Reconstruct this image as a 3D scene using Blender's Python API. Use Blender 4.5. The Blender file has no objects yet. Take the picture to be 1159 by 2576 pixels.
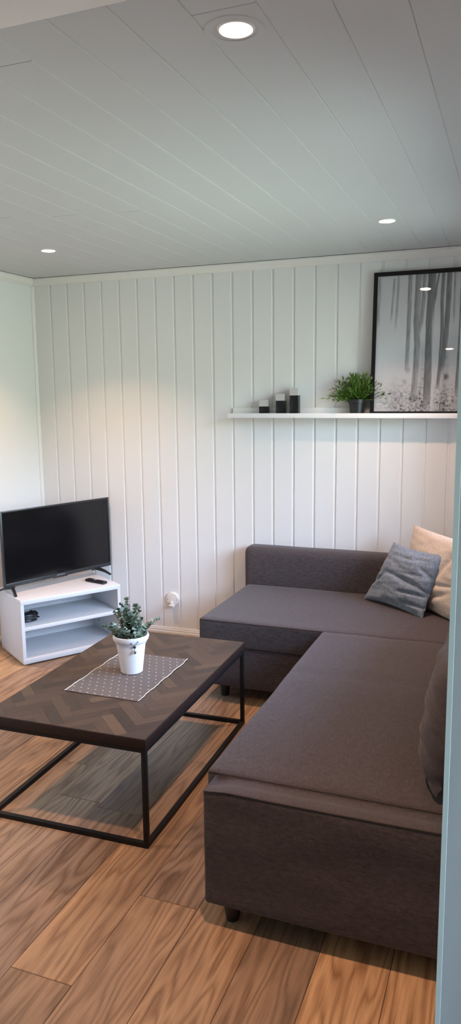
import bpy, bmesh, math, random
from math import sin, cos, pi, radians as R, sqrt
from mathutils import Vector as V, Matrix, noise
random.seed(7)
scn = bpy.context.scene
COL = scn.collection

# ------------------------------------------------------------------ helpers
def wmat(o):
    m = Matrix.Identity(4)
    while o is not None:
        m = o.matrix_basis @ m
        o = o.parent
    return m

def sharpen(bm, ang=32):
    bm.normal_update()
    for f in bm.faces: f.smooth = True
    for e in bm.edges:
        if len(e.link_faces) == 2:
            if e.calc_face_angle(0) > R(ang): e.smooth = False
        else: e.smooth = False

def obj(name, bm, mat, parent=None, local=False, smooth=32):
    """link a bmesh as ONE mesh object (bm in world space unless local)"""
    if smooth is not None: sharpen(bm, smooth)
    me = bpy.data.meshes.new(name)
    bm.to_mesh(me); bm.free()
    mats = mat if isinstance(mat, (list, tuple)) else [mat]
    for m in mats: me.materials.append(m)
    o = bpy.data.objects.new(name, me)
    COL.objects.link(o)
    if parent is not None:
        o.parent = parent
        if not local: me.transform(wmat(parent).inverted())
    return o

def thing(name, label, cat, loc=(0, 0, 0), rotz=0, group=None):
    o = bpy.data.objects.new(name, None); COL.objects.link(o)
    o.empty_display_size = .1
    o.location = loc; o.rotation_euler = (0, 0, rotz)
    o['label'] = label; o['category'] = cat
    if group: o['group'] = group
    return o

def tag(o, label, cat, group=None):
    o['label'] = label; o['category'] = cat
    if group: o['group'] = group
    return o

def struct(name, bm, mat, label=None, smooth=32, parent=None):
    o = obj(name, bm, mat, parent, smooth=smooth)
    if parent is None:
        o['kind'] = 'structure'
        if label: o['label'] = label
    return o

def box(bm, x0, x1, y0, y1, z0, z1, bev=0.0, seg=2, M=None):
    vs = [bm.verts.new((x, y, z)) for z in (z0, z1) for y in (y0, y1) for x in (x0, x1)]
    q = [(0, 2, 3, 1), (4, 5, 7, 6), (0, 1, 5, 4), (2, 6, 7, 3), (0, 4, 6, 2), (1, 3, 7, 5)]
    fs = [bm.faces.new([vs[i] for i in f]) for f in q]
    if M is not None: bmesh.ops.transform(bm, matrix=M, verts=vs)
    if bev > 0:
        es = list({e for f in fs for e in f.edges})
        bmesh.ops.bevel(bm, geom=es, offset=bev, segments=seg, profile=.5, affect='EDGES')
    return bm

def newbox(*a, **k):
    return box(bmesh.new(), *a, **k)

def rbox(x0, x1, y0, y1, z0, z1, r, n=(12, 12, 6), fn=None):
    """rounded box with a subdivided skin; fn(co, normal) -> new co"""
    bm = bmesh.new()
    c = V(((x0+x1)/2, (y0+y1)/2, (z0+z1)/2)); h = V(((x1-x0)/2, (y1-y0)/2, (z1-z0)/2))
    r = min(r, min(h)*.999)
    inner = V((h.x-r, h.y-r, h.z-r))
    def lin(hh, k):
        # extra loops in the rounded rims
        out = [-hh + r*(1-cos(a*pi/2/3))*1.0 for a in (0, 1, 2)]
        m = [-(hh-r) + (2*(hh-r))*i/k for i in range(k+1)]
        return out + m + [-v for v in reversed(out)]
    L = [lin(h.x, n[0]), lin(h.y, n[1]), lin(h.z, n[2])]
    cache = {}
    def vert(p):
        key = tuple(round(v, 6) for v in p)
        if key in cache: return cache[key]
        p = V(p)
        q = V([max(-inner[i], min(inner[i], p[i])) for i in range(3)])
        d = p-q
        nrm = d.normalized() if d.length > 1e-9 else V((0, 0, 1))
        co = q + nrm*r if d.length > 1e-9 else p
        # flat faces stay flat
        co = c+co
        if fn: co = fn(co, nrm)
        cache[key] = bm.verts.new(co)
        return cache[key]
    for ax in range(3):
        a, b = [(1, 2), (2, 0), (0, 1)][ax]
        for s in (-1, 1):
            for i in range(len(L[a])-1):
                for j in range(len(L[b])-1):
                    ps = []
                    for (ii, jj) in ((i, j), (i+1, j), (i+1, j+1), (i, j+1)):
                        p = [0, 0, 0]; p[ax] = s*h[ax]; p[a] = L[a][ii]; p[b] = L[b][jj]
                        ps.append(vert(p))
                    if s < 0: ps.reverse()
                    if len(set(ps)) == 4:
                        try: bm.faces.new(ps)
                        except ValueError: pass
    return bm

def tube(bm, pts, rad, seg=8, closed=False):
    pts = [V(p) for p in pts]; n = len(pts); rings = []
    up = V((0, 0, 1))
    for i, p in enumerate(pts):
        a = pts[(i-1) % n] if (closed or i > 0) else p
        b = pts[(i+1) % n] if (closed or i < n-1) else p
        t = (b-a).normalized()
        s = t.cross(up)
        if s.length < 1e-3: s = t.cross(V((1, 0, 0)))
        s.normalize(); w = s.cross(t)
        rr = rad[i] if isinstance(rad, (list, tuple)) else rad
        rings.append([bm.verts.new(p + (s*cos(2*pi*k/seg) + w*sin(2*pi*k/seg))*rr) for k in range(seg)])
    m = n if closed else n-1
    for i in range(m):
        A, B = rings[i], rings[(i+1) % n]
        for k in range(seg):
            bm.faces.new((A[k], A[(k+1) % seg], B[(k+1) % seg], B[k]))
    if not closed:
        bm.faces.new(list(reversed(rings[0]))); bm.faces.new(rings[-1])
    bmesh.ops.recalc_face_normals(bm, faces=bm.faces)
    return bm

def lathe(bm, prof, c=(0, 0, 0), seg=40, M=None):
    """prof: list of (radius, z); closes to the axis where radius is 0"""
    rings = []; c = V(c); allv = []
    for (r, z) in prof:
        if r < 1e-6:
            v = [bm.verts.new(c+V((0, 0, z)))]
        else:
            v = [bm.verts.new(c+V((r*cos(2*pi*k/seg), r*sin(2*pi*k/seg), z))) for k in range(seg)]
        rings.append(v); allv += v
    for A, B in zip(rings[:-1], rings[1:]):
        for k in range(seg):
            k2 = (k+1) % seg
            if len(A) == 1 and len(B) == 1: continue
            if len(A) == 1: bm.faces.new((A[0], B[k2], B[k]))
            elif len(B) == 1: bm.faces.new((A[k], A[k2], B[0]))
            else: bm.faces.new((A[k], A[k2], B[k2], B[k]))
    bmesh.ops.recalc_face_normals(bm, faces=list({f for v in allv for f in v.link_faces}))
    if M is not None: bmesh.ops.transform(bm, matrix=M, verts=allv)
    return bm

def prism(bm, pts, off):
    """closed polygon pts (3D) extruded by vector off"""
    a = [bm.verts.new(p) for p in pts]; b = [bm.verts.new(V(p)+V(off)) for p in pts]
    n = len(a)
    bm.faces.new(a); bm.faces.new(list(reversed(b)))
    for i in range(n): bm.faces.new((a[i], b[i], b[(i+1) % n], a[(i+1) % n]))
    bmesh.ops.recalc_face_normals(bm, faces=bm.faces)
    return bm

# ------------------------------------------------------------------ materials
def mat(name):
    m = bpy.data.materials.new(name); m.use_nodes = True
    nt = m.node_tree; nt.nodes.clear()
    out = nt.nodes.new('ShaderNodeOutputMaterial')
    bs = nt.nodes.new('ShaderNodeBsdfPrincipled')
    nt.links.new(bs.outputs[0], out.inputs[0])
    return m, nt, bs
def N(nt, t, **k):
    n = nt.nodes.new(t)
    for a, b in k.items():
        if a in n.inputs: n.inputs[a].default_value = b
        else: setattr(n, a, b)
    return n
def LK(nt, a, b): nt.links.new(a, b)
def rgba(c): return (c[0], c[1], c[2], 1)
def ramp(nt, fac, stops):
    r = nt.nodes.new('ShaderNodeValToRGB'); el = r.color_ramp.elements
    while len(el) < len(stops): el.new(.5)
    for e, (p, c) in zip(el, stops):
        e.position = p; e.color = rgba(c) if len(c) == 3 else c
    LK(nt, fac, r.inputs[0]); return r
def mixc(nt, fac, a, b, mode='MIX'):
    m = nt.nodes.new('ShaderNodeMix'); m.data_type = 'RGBA'; m.blend_type = mode
    for s, v in ((m.inputs[0], fac), (m.inputs[6], a), (m.inputs[7], b)):
        if hasattr(v, 'links'): LK(nt, v, s)
        elif isinstance(v, (int, float)): s.default_value = v
        else: s.default_value = rgba(v)
    return m.outputs[2]
def mth(nt, op, a, b=0.0, c=None):
    m = nt.nodes.new('ShaderNodeMath'); m.operation = op
    for i, v in enumerate((a, b) + ((c,) if c is not None else ())):
        if hasattr(v, 'links'): LK(nt, v, m.inputs[i])
        else: m.inputs[i].default_value = v
    return m.outputs[0]
def bump(nt, bs, h, strength=.2, dist=.002):
    b = N(nt, 'ShaderNodeBump', Strength=strength, Distance=dist)
    LK(nt, h, b.inputs['Height']); LK(nt, b.outputs[0], bs.inputs['Normal'])
def objco(nt, scale=(1, 1, 1)):
    t = nt.nodes.new('ShaderNodeTexCoord'); m = N(nt, 'ShaderNodeMapping')
    m.inputs['Scale'].default_value = scale
    LK(nt, t.outputs['Object'], m.inputs[0]); return m.outputs[0]
def noise_n(nt, vec, scale, detail=3, rough=.5):
    n = N(nt, 'ShaderNodeTexNoise', Scale=scale, Detail=detail, Roughness=rough)
    LK(nt, vec, n.inputs['Vector']); return n.outputs['Fac']

def plain(name, col, rough=.5, metal=0, spec=.5, nscale=None, nstr=.05, coat=0, tint=0.04):
    m, nt, bs = mat(name)
    v = objco(nt)
    f = noise_n(nt, v, nscale or 30, 3)
    d = tuple(max(0, c*(1-tint)) for c in col); e = tuple(min(1, c*(1+tint)) for c in col)
    LK(nt, mixc(nt, f, d, e), bs.inputs['Base Color'])
    bs.inputs['Roughness'].default_value = rough; bs.inputs['Metallic'].default_value = metal
    bs.inputs['Specular IOR Level'].default_value = spec
    bs.inputs['Coat Weight'].default_value = coat; bs.inputs['Coat Roughness'].default_value = .03
    if nscale: bump(nt, bs, f, nstr, .001)
    return m

M = {}
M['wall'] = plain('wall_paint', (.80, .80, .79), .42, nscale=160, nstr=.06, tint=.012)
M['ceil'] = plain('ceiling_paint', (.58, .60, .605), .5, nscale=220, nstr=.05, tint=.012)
M['trim'] = plain('trim_paint', (.80, .79, .76), .4, nscale=60, nstr=.03, tint=.01)
M['shelfwhite'] = plain('shelf_white', (.85, .85, .85), .35, tint=.01)
M['cabwhite'] = plain('cabinet_white', (.70, .71, .725), .38, tint=.01)
M['black_metal'] = plain('black_steel', (.008, .007, .007), .5, spec=.25, nscale=90, nstr=.08, tint=.2)
M['black_plastic'] = plain('black_plastic', (.012, .012, .014), .35, nscale=200, nstr=.1)
M['tv_bezel'] = plain('tv_bezel', (.02, .021, .023), .32)
M['tv_screen'] = plain('tv_screen', (.004, .004, .005), .16, spec=.5)
M['grey_plastic'] = plain('grey_plastic', (.35, .35, .36), .4)
M['silver'] = plain('silver_plate', (.62, .60, .57), .42, metal=.35, nscale=120, nstr=.05, tint=.1)
M['holder_black'] = plain('holder_black', (.007, .007, .009), .3, tint=.1)
M['chrome'] = plain('chrome', (.6, .58, .56), .15, metal=1)
M['pot_white'] = plain('pot_white', (.78, .78, .79), .35, nscale=25, nstr=.04, tint=.02)
M['pot_black'] = plain('pot_black', (.014, .015, .017), .42, nscale=60, nstr=.05)
M['frame_black'] = plain('frame_black', (.006, .006, .008), .42, spec=.25)
M['leg_black'] = plain('leg_black', (.012, .011, .011), .45)
M['soil'] = plain('soil', (.03, .022, .016), .9, nscale=80, nstr=.8, tint=.5)
M['piping'] = plain('piping_cream', (.62, .55, .45), .8, nscale=400, nstr=.3, tint=.15)
M['screw'] = plain('screw_dark', (.08, .07, .06), .4, metal=.6)
M['outlet'] = plain('socket_plastic', (.80, .76, .70), .35, tint=.01)
M['bark'] = plain('stem_green', (.12, .13, .07), .7)
M['grass_ground'] = plain('lawn', (.10, .17, .05), .9, nscale=3, nstr=.5, tint=.3)

def fabric(name, c1, c2, streak=(60, 6, 60), rough=.95, wv=900):
    m, nt, bs = mat(name)
    a = noise_n(nt, objco(nt, streak), 6, 4, .65)
    b = noise_n(nt, objco(nt, (streak[1], streak[0], streak[2]*.2)), 6, 3, .6)
    w = noise_n(nt, objco(nt), wv, 1, .5)
    ab = mth(nt, 'ADD', mth(nt, 'MULTIPLY', a, .6), mth(nt, 'MULTIPLY', b, .4))
    ab = mth(nt, 'ADD', mth(nt, 'MULTIPLY', ab, .7), mth(nt, 'MULTIPLY', w, .3))
    r = ramp(nt, ab, [(.40, c1), (.60, c2)])
    LK(nt, r.outputs[0], bs.inputs['Base Color'])
    bs.inputs['Roughness'].default_value = rough
    bs.inputs['Specular IOR Level'].default_value = .25
    bs.inputs['Sheen Weight'].default_value = .12
    bs.inputs['Sheen Roughness'].default_value = .5
    bump(nt, bs, ab, .35, .0015)
    return m
M['sofa'] = fabric('sofa_fabric', (.040, .031, .032), (.099, .082, .083), (95, 7, 95))
M['blue'] = fabric('blue_linen', (.11, .14, .18), (.29, .335, .40), (40, 8, 30), wv=500)
M['cream'] = fabric('cream_cotton', (.56, .46, .38), (.74, .63, .54), (30, 12, 30), wv=300)

def glassy(name, tint, gl=.06, haze=0.0, hazecol=(.7, .8, .8)):
    m = bpy.data.materials.new(name); m.use_nodes = True; nt = m.node_tree; nt.nodes.clear()
    out = N(nt, 'ShaderNodeOutputMaterial')
    tr = N(nt, 'ShaderNodeBsdfTransparent'); tr.inputs[0].default_value = rgba(tint)
    go = N(nt, 'ShaderNodeBsdfGlossy'); go.inputs['Roughness'].default_value = .02
    fr = N(nt, 'ShaderNodeFresnel', IOR=1.35)
    mx = N(nt, 'ShaderNodeMixShader')
    LK(nt, fr.outputs[0], mx.inputs[0]); LK(nt, tr.outputs[0], mx.inputs[1]); LK(nt, go.outputs[0], mx.inputs[2])
    last = mx
    if haze > 0:
        df = N(nt, 'ShaderNodeBsdfDiffuse'); df.inputs[0].default_value = rgba(hazecol)
        tl = N(nt, 'ShaderNodeBsdfTranslucent'); tl.inputs[0].default_value = rgba(hazecol)
        m0 = N(nt, 'ShaderNodeMixShader'); m0.inputs[0].default_value = .5
        LK(nt, df.outputs[0], m0.inputs[1]); LK(nt, tl.outputs[0], m0.inputs[2])
        m2 = N(nt, 'ShaderNodeMixShader')
        nz = noise_n(nt, objco(nt), 2.0, 1)
        h = mth(nt, 'MULTIPLY_ADD', nz, .08, haze-.04)
        LK(nt, h, m2.inputs[0]); LK(nt, mx.outputs[0], m2.inputs[1]); LK(nt, m0.outputs[0], m2.inputs[2])
        last = m2
    LK(nt, last.outputs[0], out.inputs[0])
    return m
M['win_glass'] = glassy('window_glass', (.97, .99, .98))
M['door_glass'] = glassy('frosted_haze_glass', (.74, .78, .78), haze=.13, hazecol=(.80, .82, .82))  # frosted; bright room reflections are also mixed in as diffuse haze
M['glass_edge'] = plain('glass_edge', (.50, .57, .54), .25, tint=.05)

def emit(name, col, s):
    m = bpy.data.materials.new(name); m.use_nodes = True; nt = m.node_tree; nt.nodes.clear()
    out = N(nt, 'ShaderNodeOutputMaterial'); e = N(nt, 'ShaderNodeEmission', Strength=s)
    e.inputs[0].default_value = rgba(col); LK(nt, e.outputs[0], out.inputs[0]); return m
LAMP = 60.0; LAMP_W = 8.8; LAMP_COL = (1.0, .60, .42)
M['lamp'] = emit('lamp_lens', (1.0, .74, .52), LAMP)

def attr(nt, name):
    a = nt.nodes.new('ShaderNodeAttribute'); a.attribute_name = name; return a

def m_floor():
    m, nt, bs = mat('laminate_oak')
    rnd = attr(nt, 'rnd').outputs['Fac']
    t = nt.nodes.new('ShaderNodeTexCoord')
    off = N(nt, 'ShaderNodeCombineXYZ')
    LK(nt, mth(nt, 'MULTIPLY', rnd, 37.0), off.inputs[0]); LK(nt, mth(nt, 'MULTIPLY', rnd, 91.0), off.inputs[1])
    ad = N(nt, 'ShaderNodeVectorMath', operation='ADD')
    LK(nt, t.outputs['Object'], ad.inputs[0]); LK(nt, off.outputs[0], ad.inputs[1])
    def mp(sc):
        q = N(nt, 'ShaderNodeMapping'); q.inputs['Scale'].default_value = sc
        LK(nt, ad.outputs[0], q.inputs[0]); return q.outputs[0]
    # cathedral figure: contour lines of a long stretched noise, disturbed by knots
    f1 = noise_n(nt, mp((8.5, .55, 1)), 1.0, 2, .5)
    kn = noise_n(nt, mp((4.2, 2.0, 1)), 1.2, 2, .5)
    fig = mth(nt, 'ADD', mth(nt, 'MULTIPLY', f1, 1.0), mth(nt, 'MULTIPLY', kn, .30))
    wob = noise_n(nt, mp((60, 4, 1)), 1.0, 2, .5)
    rings = mth(nt, 'MULTIPLY_ADD', mth(nt, 'SINE', mth(nt, 'ADD', mth(nt, 'MULTIPLY', fig, 70.0), mth(nt, 'MULTIPLY', wob, 2.2))), .5, .5)
    rings = mth(nt, 'POWER', rings, .55)
    fine = noise_n(nt, mp((210, 5.5, 1)), 1.0, 5, .72)
    mid = noise_n(nt, mp((26, 1.4, 1)), 1.0, 4, .6)
    big = noise_n(nt, mp((2.2, .9, 1)), 1.0, 2, .5)
    tone = attr(nt, 'tone').outputs['Fac']
    lo = mixc(nt, tone, (.125, .078, .052), (.33, .170, .078))
    hi = mixc(nt, tone, (.31, .215, .155), (.72, .44, .225))
    g = mth(nt, 'ADD', mth(nt, 'MULTIPLY', rings, .22), mth(nt, 'MULTIPLY', fine, .50))
    g = mth(nt, 'ADD', g, mth(nt, 'MULTIPLY', mid, .34))
    gr = ramp(nt, g, [(.36, (0, 0, 0)), (.70, (1, 1, 1))])
    c = mixc(nt, gr.outputs[0], lo, hi)
    # smoky darker zones and knots that belong to the printed oak
    dk = ramp(nt, big, [(.50, (0, 0, 0)), (.72, (1, 1, 1))])
    c = mixc(nt, mth(nt, 'MULTIPLY', dk.outputs[0], .55), c, (.13, .098, .078))
    ko = ramp(nt, kn, [(.66, (0, 0, 0)), (.78, (1, 1, 1))])
    c = mixc(nt, mth(nt, 'MULTIPLY', ko.outputs[0], .6), c, (.07, .04, .025))
    LK(nt, c, bs.inputs['Base Color'])
    ro = mth(nt, 'MULTIPLY_ADD', g, .15, .34)
    LK(nt, ro, bs.inputs['Roughness'])
    bs.inputs['Specular IOR Level'].default_value = .4
    bump(nt, bs, mth(nt, 'ADD', mth(nt, 'MULTIPLY', fine, .6), mth(nt, 'MULTIPLY', rings, .4)), .25, .0012)
    return m
M['floor'] = m_floor()
M['floor_gap'] = plain('plank_gap', (.03, .02, .015), .8)

def m_table():
    m, nt, bs = mat('parquet_brown')
    rnd = attr(nt, 'rnd').outputs['Fac']
    uv = nt.nodes.new('ShaderNodeAttribute'); uv.attribute_name = 'grain'
    def mp(sc):
        q = N(nt, 'ShaderNodeMapping'); q.inputs['Scale'].default_value = sc
        LK(nt, uv.outputs['Vector'], q.inputs[0]); return q.outputs[0]
    a = noise_n(nt, mp((8, 160, 1)), 1, 4, .65); b = noise_n(nt, mp((9, 30, 1)), 1, 3, .6)
    base = ramp(nt, rnd, [(0, (.040, .027, .021)), (.35, (.058, .037, .027)), (.7, (.074, .046, .032)), (.9, (.092, .058, .038)), (1, (.118, .074, .047))])
    g = mth(nt, 'ADD', mth(nt, 'MULTIPLY', a, .5), mth(nt, 'MULTIPLY', b, .5))
    c = mixc(nt, g, (.55, .55, .55), (1.45, 1.42, 1.4)); c = mixc(nt, 1.0, base.outputs[0], c, 'MULTIPLY')
    # worn light scratches along the grain
    s = noise_n(nt, mp((7, 90, 1)), 1.3, 1, .4)
    sr = ramp(nt, s, [(.74, (0, 0, 0)), (.80, (1, 1, 1))])
    c = mixc(nt, mth(nt, 'MULTIPLY', sr.outputs[0], .35), c, (.38, .27, .18))
    LK(nt, c, bs.inputs['Base Color'])
    bs.inputs['Roughness'].default_value = .5; bs.inputs['Specular IOR Level'].default_value = .35
    bump(nt, bs, g, .3, .001)
    return m
M['parquet'] = m_table()
M['table_edge'] = plain('table_edge_wood', (.022, .0115, .009), .5, spec=.25, nscale=60, nstr=.25, tint=.35)

def m_mat():
    m, nt, bs = mat('runner_fabric')
    t = nt.nodes.new('ShaderNodeTexCoord')
    sx = N(nt, 'ShaderNodeSeparateXYZ'); LK(nt, t.outputs['Object'], sx.inputs[0])
    px, py = .034, .036
    row = mth(nt, 'FLOOR', mth(nt, 'DIVIDE', sx.outputs[1], py))
    shift = mth(nt, 'MULTIPLY', mth(nt, 'MODULO', mth(nt, 'ABSOLUTE', row), 2.0), .5)
    u = mth(nt, 'FRACT', mth(nt, 'ADD', mth(nt, 'ADD', mth(nt, 'DIVIDE', sx.outputs[0], px), shift), 50.0))
    v = mth(nt, 'FRACT', mth(nt, 'ADD', mth(nt, 'DIVIDE', sx.outputs[1], py), 50.0))
    du = mth(nt, 'ABSOLUTE', mth(nt, 'SUBTRACT', u, .5)); dv = mth(nt, 'ABSOLUTE', mth(nt, 'SUBTRACT', v, .5))
    d = mth(nt, 'ADD', mth(nt, 'POWER', mth(nt, 'DIVIDE', du, .105), 2.0), mth(nt, 'POWER', mth(nt, 'DIVIDE', dv, .075), 2.0))
    dot = mth(nt, 'LESS_THAN', d, 1.0)
    n = noise_n(nt, objco(nt, (60, 60, 60)), 6, 4, .7); w = noise_n(nt, objco(nt, (1, 1, 1)), 700, 1)
    b = ramp(nt, mth(nt, 'ADD', mth(nt, 'MULTIPLY', n, .6), mth(nt, 'MULTIPLY', w, .4)), [(.3, (.085, .066, .058)), (.7, (.19, .155, .14))])
    LK(nt, mixc(nt, dot, b.outputs[0], (.62, .52, .40)), bs.inputs['Base Color'])
    bs.inputs['Roughness'].default_value = .95
    bump(nt, bs, n, .4, .001)
    return m
M['runner'] = m_mat()

def m_leaf(name, c1, c2, rough=.5, an='rnd'):
    m, nt, bs = mat(name)
    r = ramp(nt, attr(nt, an).outputs['Fac'], [(0, c1), (1, c2)])
    n = noise_n(nt, objco(nt), 120, 2)
    LK(nt, mixc(nt, mth(nt, 'MULTIPLY', n, .35), r.outputs[0], tuple(c*.5 for c in c1)), bs.inputs['Base Color'])
    bs.inputs['Roughness'].default_value = rough
    bs.inputs['Transmission Weight'].default_value = 0
    return m
M['euca'] = m_leaf('eucalyptus_leaf', (.06, .11, .055), (.36, .47, .42), .55)
M['grass'] = m_leaf('grass_blade', (.022, .055, .010), (.20, .40, .05), .5)

def m_print():
    m, nt, bs = mat('forest_print')
    a = attr(nt, 'ink')
    n = noise_n(nt, objco(nt), 260, 3, .6)
    c = mixc(nt, .25, a.outputs['Color'], mixc(nt, 1.0, a.outputs['Color'], mixc(nt, n, (.5, .5, .5), (1.5, 1.5, 1.5)), 'MULTIPLY'))
    LK(nt, c, bs.inputs['Base Color'])
    bs.inputs['Roughness'].default_value = .6
    bs.inputs['Coat Weight'].default_value = 1.0; bs.inputs['Coat Roughness'].default_value = .015
    bs.inputs['Coat IOR'].default_value = 1.5
    return m
M['print'] = m_print()

# ------------------------------------------------------------------ room
H = 2.404; XL = -.145; XR = 3.06; YF = -6.6; XH = 4.0; YW = -3.40   # hall beside the glass partition
T = .12
# back wall with its V grooves every 132 mm
bm = bmesh.new(); pr = [(XL-T, 0)]
for i in range(-1, 40):
    x = i*.132
    if x < XL+.02 or x > XR-.02: continue
    pr += [(x-.0095, 0), (x-.0072, .0055), (x+.0066, .0055), (x+.0076, 0)]
pr += [(XR+T, 0), (XR+T, T), (XL-T, T)]
prism(bm, [(a, b, 0) for a, b in pr], (0, 0, H))
struct('wall_back', bm, M['wall'], smooth=20)
struct('wall_left', newbox(XL-T, XL, YF, 0, 0, H), M['wall'])
struct('wall_front', newbox(XL-T, XH+T, YF-T, YF, 0, H), M['wall'])
HY0, HY1, HZ0, HZ1 = -5.3, -4.1, .95, 2.10
bm = bmesh.new()
box(bm, XH, XH+T, HY1, YW, 0, H); box(bm, XH, XH+T, YF, HY0, 0, H)
box(bm, XH, XH+T, HY0, HY1, 0, HZ0); box(bm, XH, XH+T, HY0, HY1, HZ1, H)
struct('wall_hall', bm, M['wall'])
struct('wall_hall_end', newbox(XR+T, XH+T, YW, YW+T, 0, H), M['wall'])
# right wall with the window opening above the sofa
WY0, WY1, WZ0, WZ1 = -2.45, -.45, .90, 2.14
bm = bmesh.new()
box(bm, XR, XR+T, YW, WY0, 0, H); box(bm, XR, XR+T, WY1, 0, 0, H)
box(bm, XR, XR+T, WY0, WY1, 0, WZ0); box(bm, XR, XR+T, WY0, WY1, WZ1, H)
struct('wall_right', bm, M['wall'])
# window: frame, mullion and panes
bm = bmesh.new(); f = .055
box(bm, XR+.03, XR+.09, WY0, WY1, WZ0, WZ0+f); box(bm, XR+.03, XR+.09, WY0, WY1, WZ1-f, WZ1)
box(bm, XR+.03, XR+.09, WY0, WY0+f, WZ0+f, WZ1-f); box(bm, XR+.03, XR+.09, WY1-f, WY1, WZ0+f, WZ1-f)
ym = (WY0+WY1)/2; box(bm, XR+.03, XR+.09, ym-f/2, ym+f/2, WZ0+f, WZ1-f)
w1 = struct('window_1', bm, M['trim'])
struct('window_pane', newbox(XR+.058, XR+.062, WY0+f, ym-f/2, WZ0+f, WZ1-f), M['win_glass'], parent=w1)
struct('window_pane', newbox(XR+.058, XR+.062, ym+f/2, WY1-f, WZ0+f, WZ1-f), M['win_glass'], parent=w1)
struct('window_sill', newbox(XR-.025, XR+.03, WY0-.03, WY1+.03, WZ0-.025, WZ0, bev=.004), M['trim'], parent=w1)

bm = bmesh.new()
box(bm, XH+.03, XH+.09, HY0, HY1, HZ0, HZ0+f); box(bm, XH+.03, XH+.09, HY0, HY1, HZ1-f, HZ1)
box(bm, XH+.03, XH+.09, HY0, HY0+f, HZ0+f, HZ1-f); box(bm, XH+.03, XH+.09, HY1-f, HY1, HZ0+f, HZ1-f)
w2 = struct('added_hall_window', bm, M['trim'])  # unseen window, added to bring daylight onto the glass pane
struct('window_pane', newbox(XH+.058, XH+.062, HY0+f, HY1-f, HZ0+f, HZ1-f), M['win_glass'], parent=w2)

# floor: laminate planks along Y, one quad block each
bm = bmesh.new(); lr = bm.verts.layers.float.new('rnd'); lt = bm.verts.layers.float.new('tone')
PW = .2045; gap = .0007; rr = random.Random(11)
tones = {5: .30, 6: .62, 7: .80, 8: .30, 9: .95, 10: .55, 11: .92, 4: .55, 3: .4, 2: .6}
X0 = 1.717-PW*10
for k in range(0, 22):
    xa, xb = X0+k*PW, X0+(k+1)*PW
    if xa > XH+.1 or xb < XL-.1: continue
    fixed = {10: -2.897, 11: -2.492, 8: -2.05}.get(k)
    st = (fixed if fixed is not None else -2.9+rr.random()*1.2)
    ys = []; y = st
    while y > YF: y -= 1.29
    while y < 0: ys.append((y, y+1.29)); y += 1.29
    for (ya, yb) in ys:
        ya = max(ya, YF-.0); yb = min(yb, 0.0)
        if yb-ya < .01: continue
        n0 = len(bm.verts)
        vs = [bm.verts.new(c) for c in ((xa+gap, ya+gap, -.0015), (xb-gap, ya+gap, -.0015), (xb-gap, yb-gap, -.0015), (xa+gap, yb-gap, -.0015))]
        b2 = .0022
        vt = [bm.verts.new(c) for c in ((xa+b2, ya+b2, 0), (xb-b2, ya+b2, 0), (xb-b2, yb-b2, 0), (xa+b2, yb-b2, 0))]
        bm.faces.new(vt)
        for i in range(4): bm.faces.new((vs[i], vs[(i+1) % 4], vt[(i+1) % 4], vt[i]))
        rv = rr.random(); tv = {9: .12, 10: .45, 11: .10, 12: .60, 13: .35, 14: .85, 15: .8, 16: .4, 8: .35, 7: .3, 6: .55}.get(k, rr.random())
        if fixed is not None and k == 11: tv = .35 if yb < -2.4 else .15
        if k == 12: tv = .25 if ya > -3 else .3
        tv = max(0, min(1, tv+rr.uniform(-.12, .12)))
        for v in vs+vt: v[lr] = rv; v[lt] = tv
bm.normal_update()
for fc in bm.faces: fc.material_index = 0
sub = bmesh.new()
struct('floor', bm, M['floor'], smooth=None)
sf = struct('floor_underlay', newbox(XL-T, XH+T, YF-T, T, -.06, -.0016), M['floor_gap'])
sub.free()

# ceiling: boards along Y every 145 mm with staggered butt joints
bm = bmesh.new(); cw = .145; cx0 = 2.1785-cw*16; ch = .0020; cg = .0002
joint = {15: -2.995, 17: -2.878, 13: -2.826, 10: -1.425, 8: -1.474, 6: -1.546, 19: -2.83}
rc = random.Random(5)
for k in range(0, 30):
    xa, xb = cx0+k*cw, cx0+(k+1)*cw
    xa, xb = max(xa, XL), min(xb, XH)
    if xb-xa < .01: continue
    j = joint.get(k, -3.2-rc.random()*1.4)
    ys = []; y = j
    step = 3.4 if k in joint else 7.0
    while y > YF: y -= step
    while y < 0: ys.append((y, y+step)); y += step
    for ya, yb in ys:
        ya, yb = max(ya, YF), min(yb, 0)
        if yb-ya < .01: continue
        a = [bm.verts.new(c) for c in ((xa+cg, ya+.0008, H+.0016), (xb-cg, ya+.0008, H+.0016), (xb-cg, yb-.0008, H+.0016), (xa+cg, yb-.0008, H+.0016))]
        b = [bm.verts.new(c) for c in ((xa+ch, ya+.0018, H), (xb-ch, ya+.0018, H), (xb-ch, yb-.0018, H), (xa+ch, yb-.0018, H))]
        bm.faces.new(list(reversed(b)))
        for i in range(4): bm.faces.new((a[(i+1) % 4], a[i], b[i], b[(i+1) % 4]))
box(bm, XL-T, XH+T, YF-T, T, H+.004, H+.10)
struct('ceiling', bm, M['ceil'], smooth=None)

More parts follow.
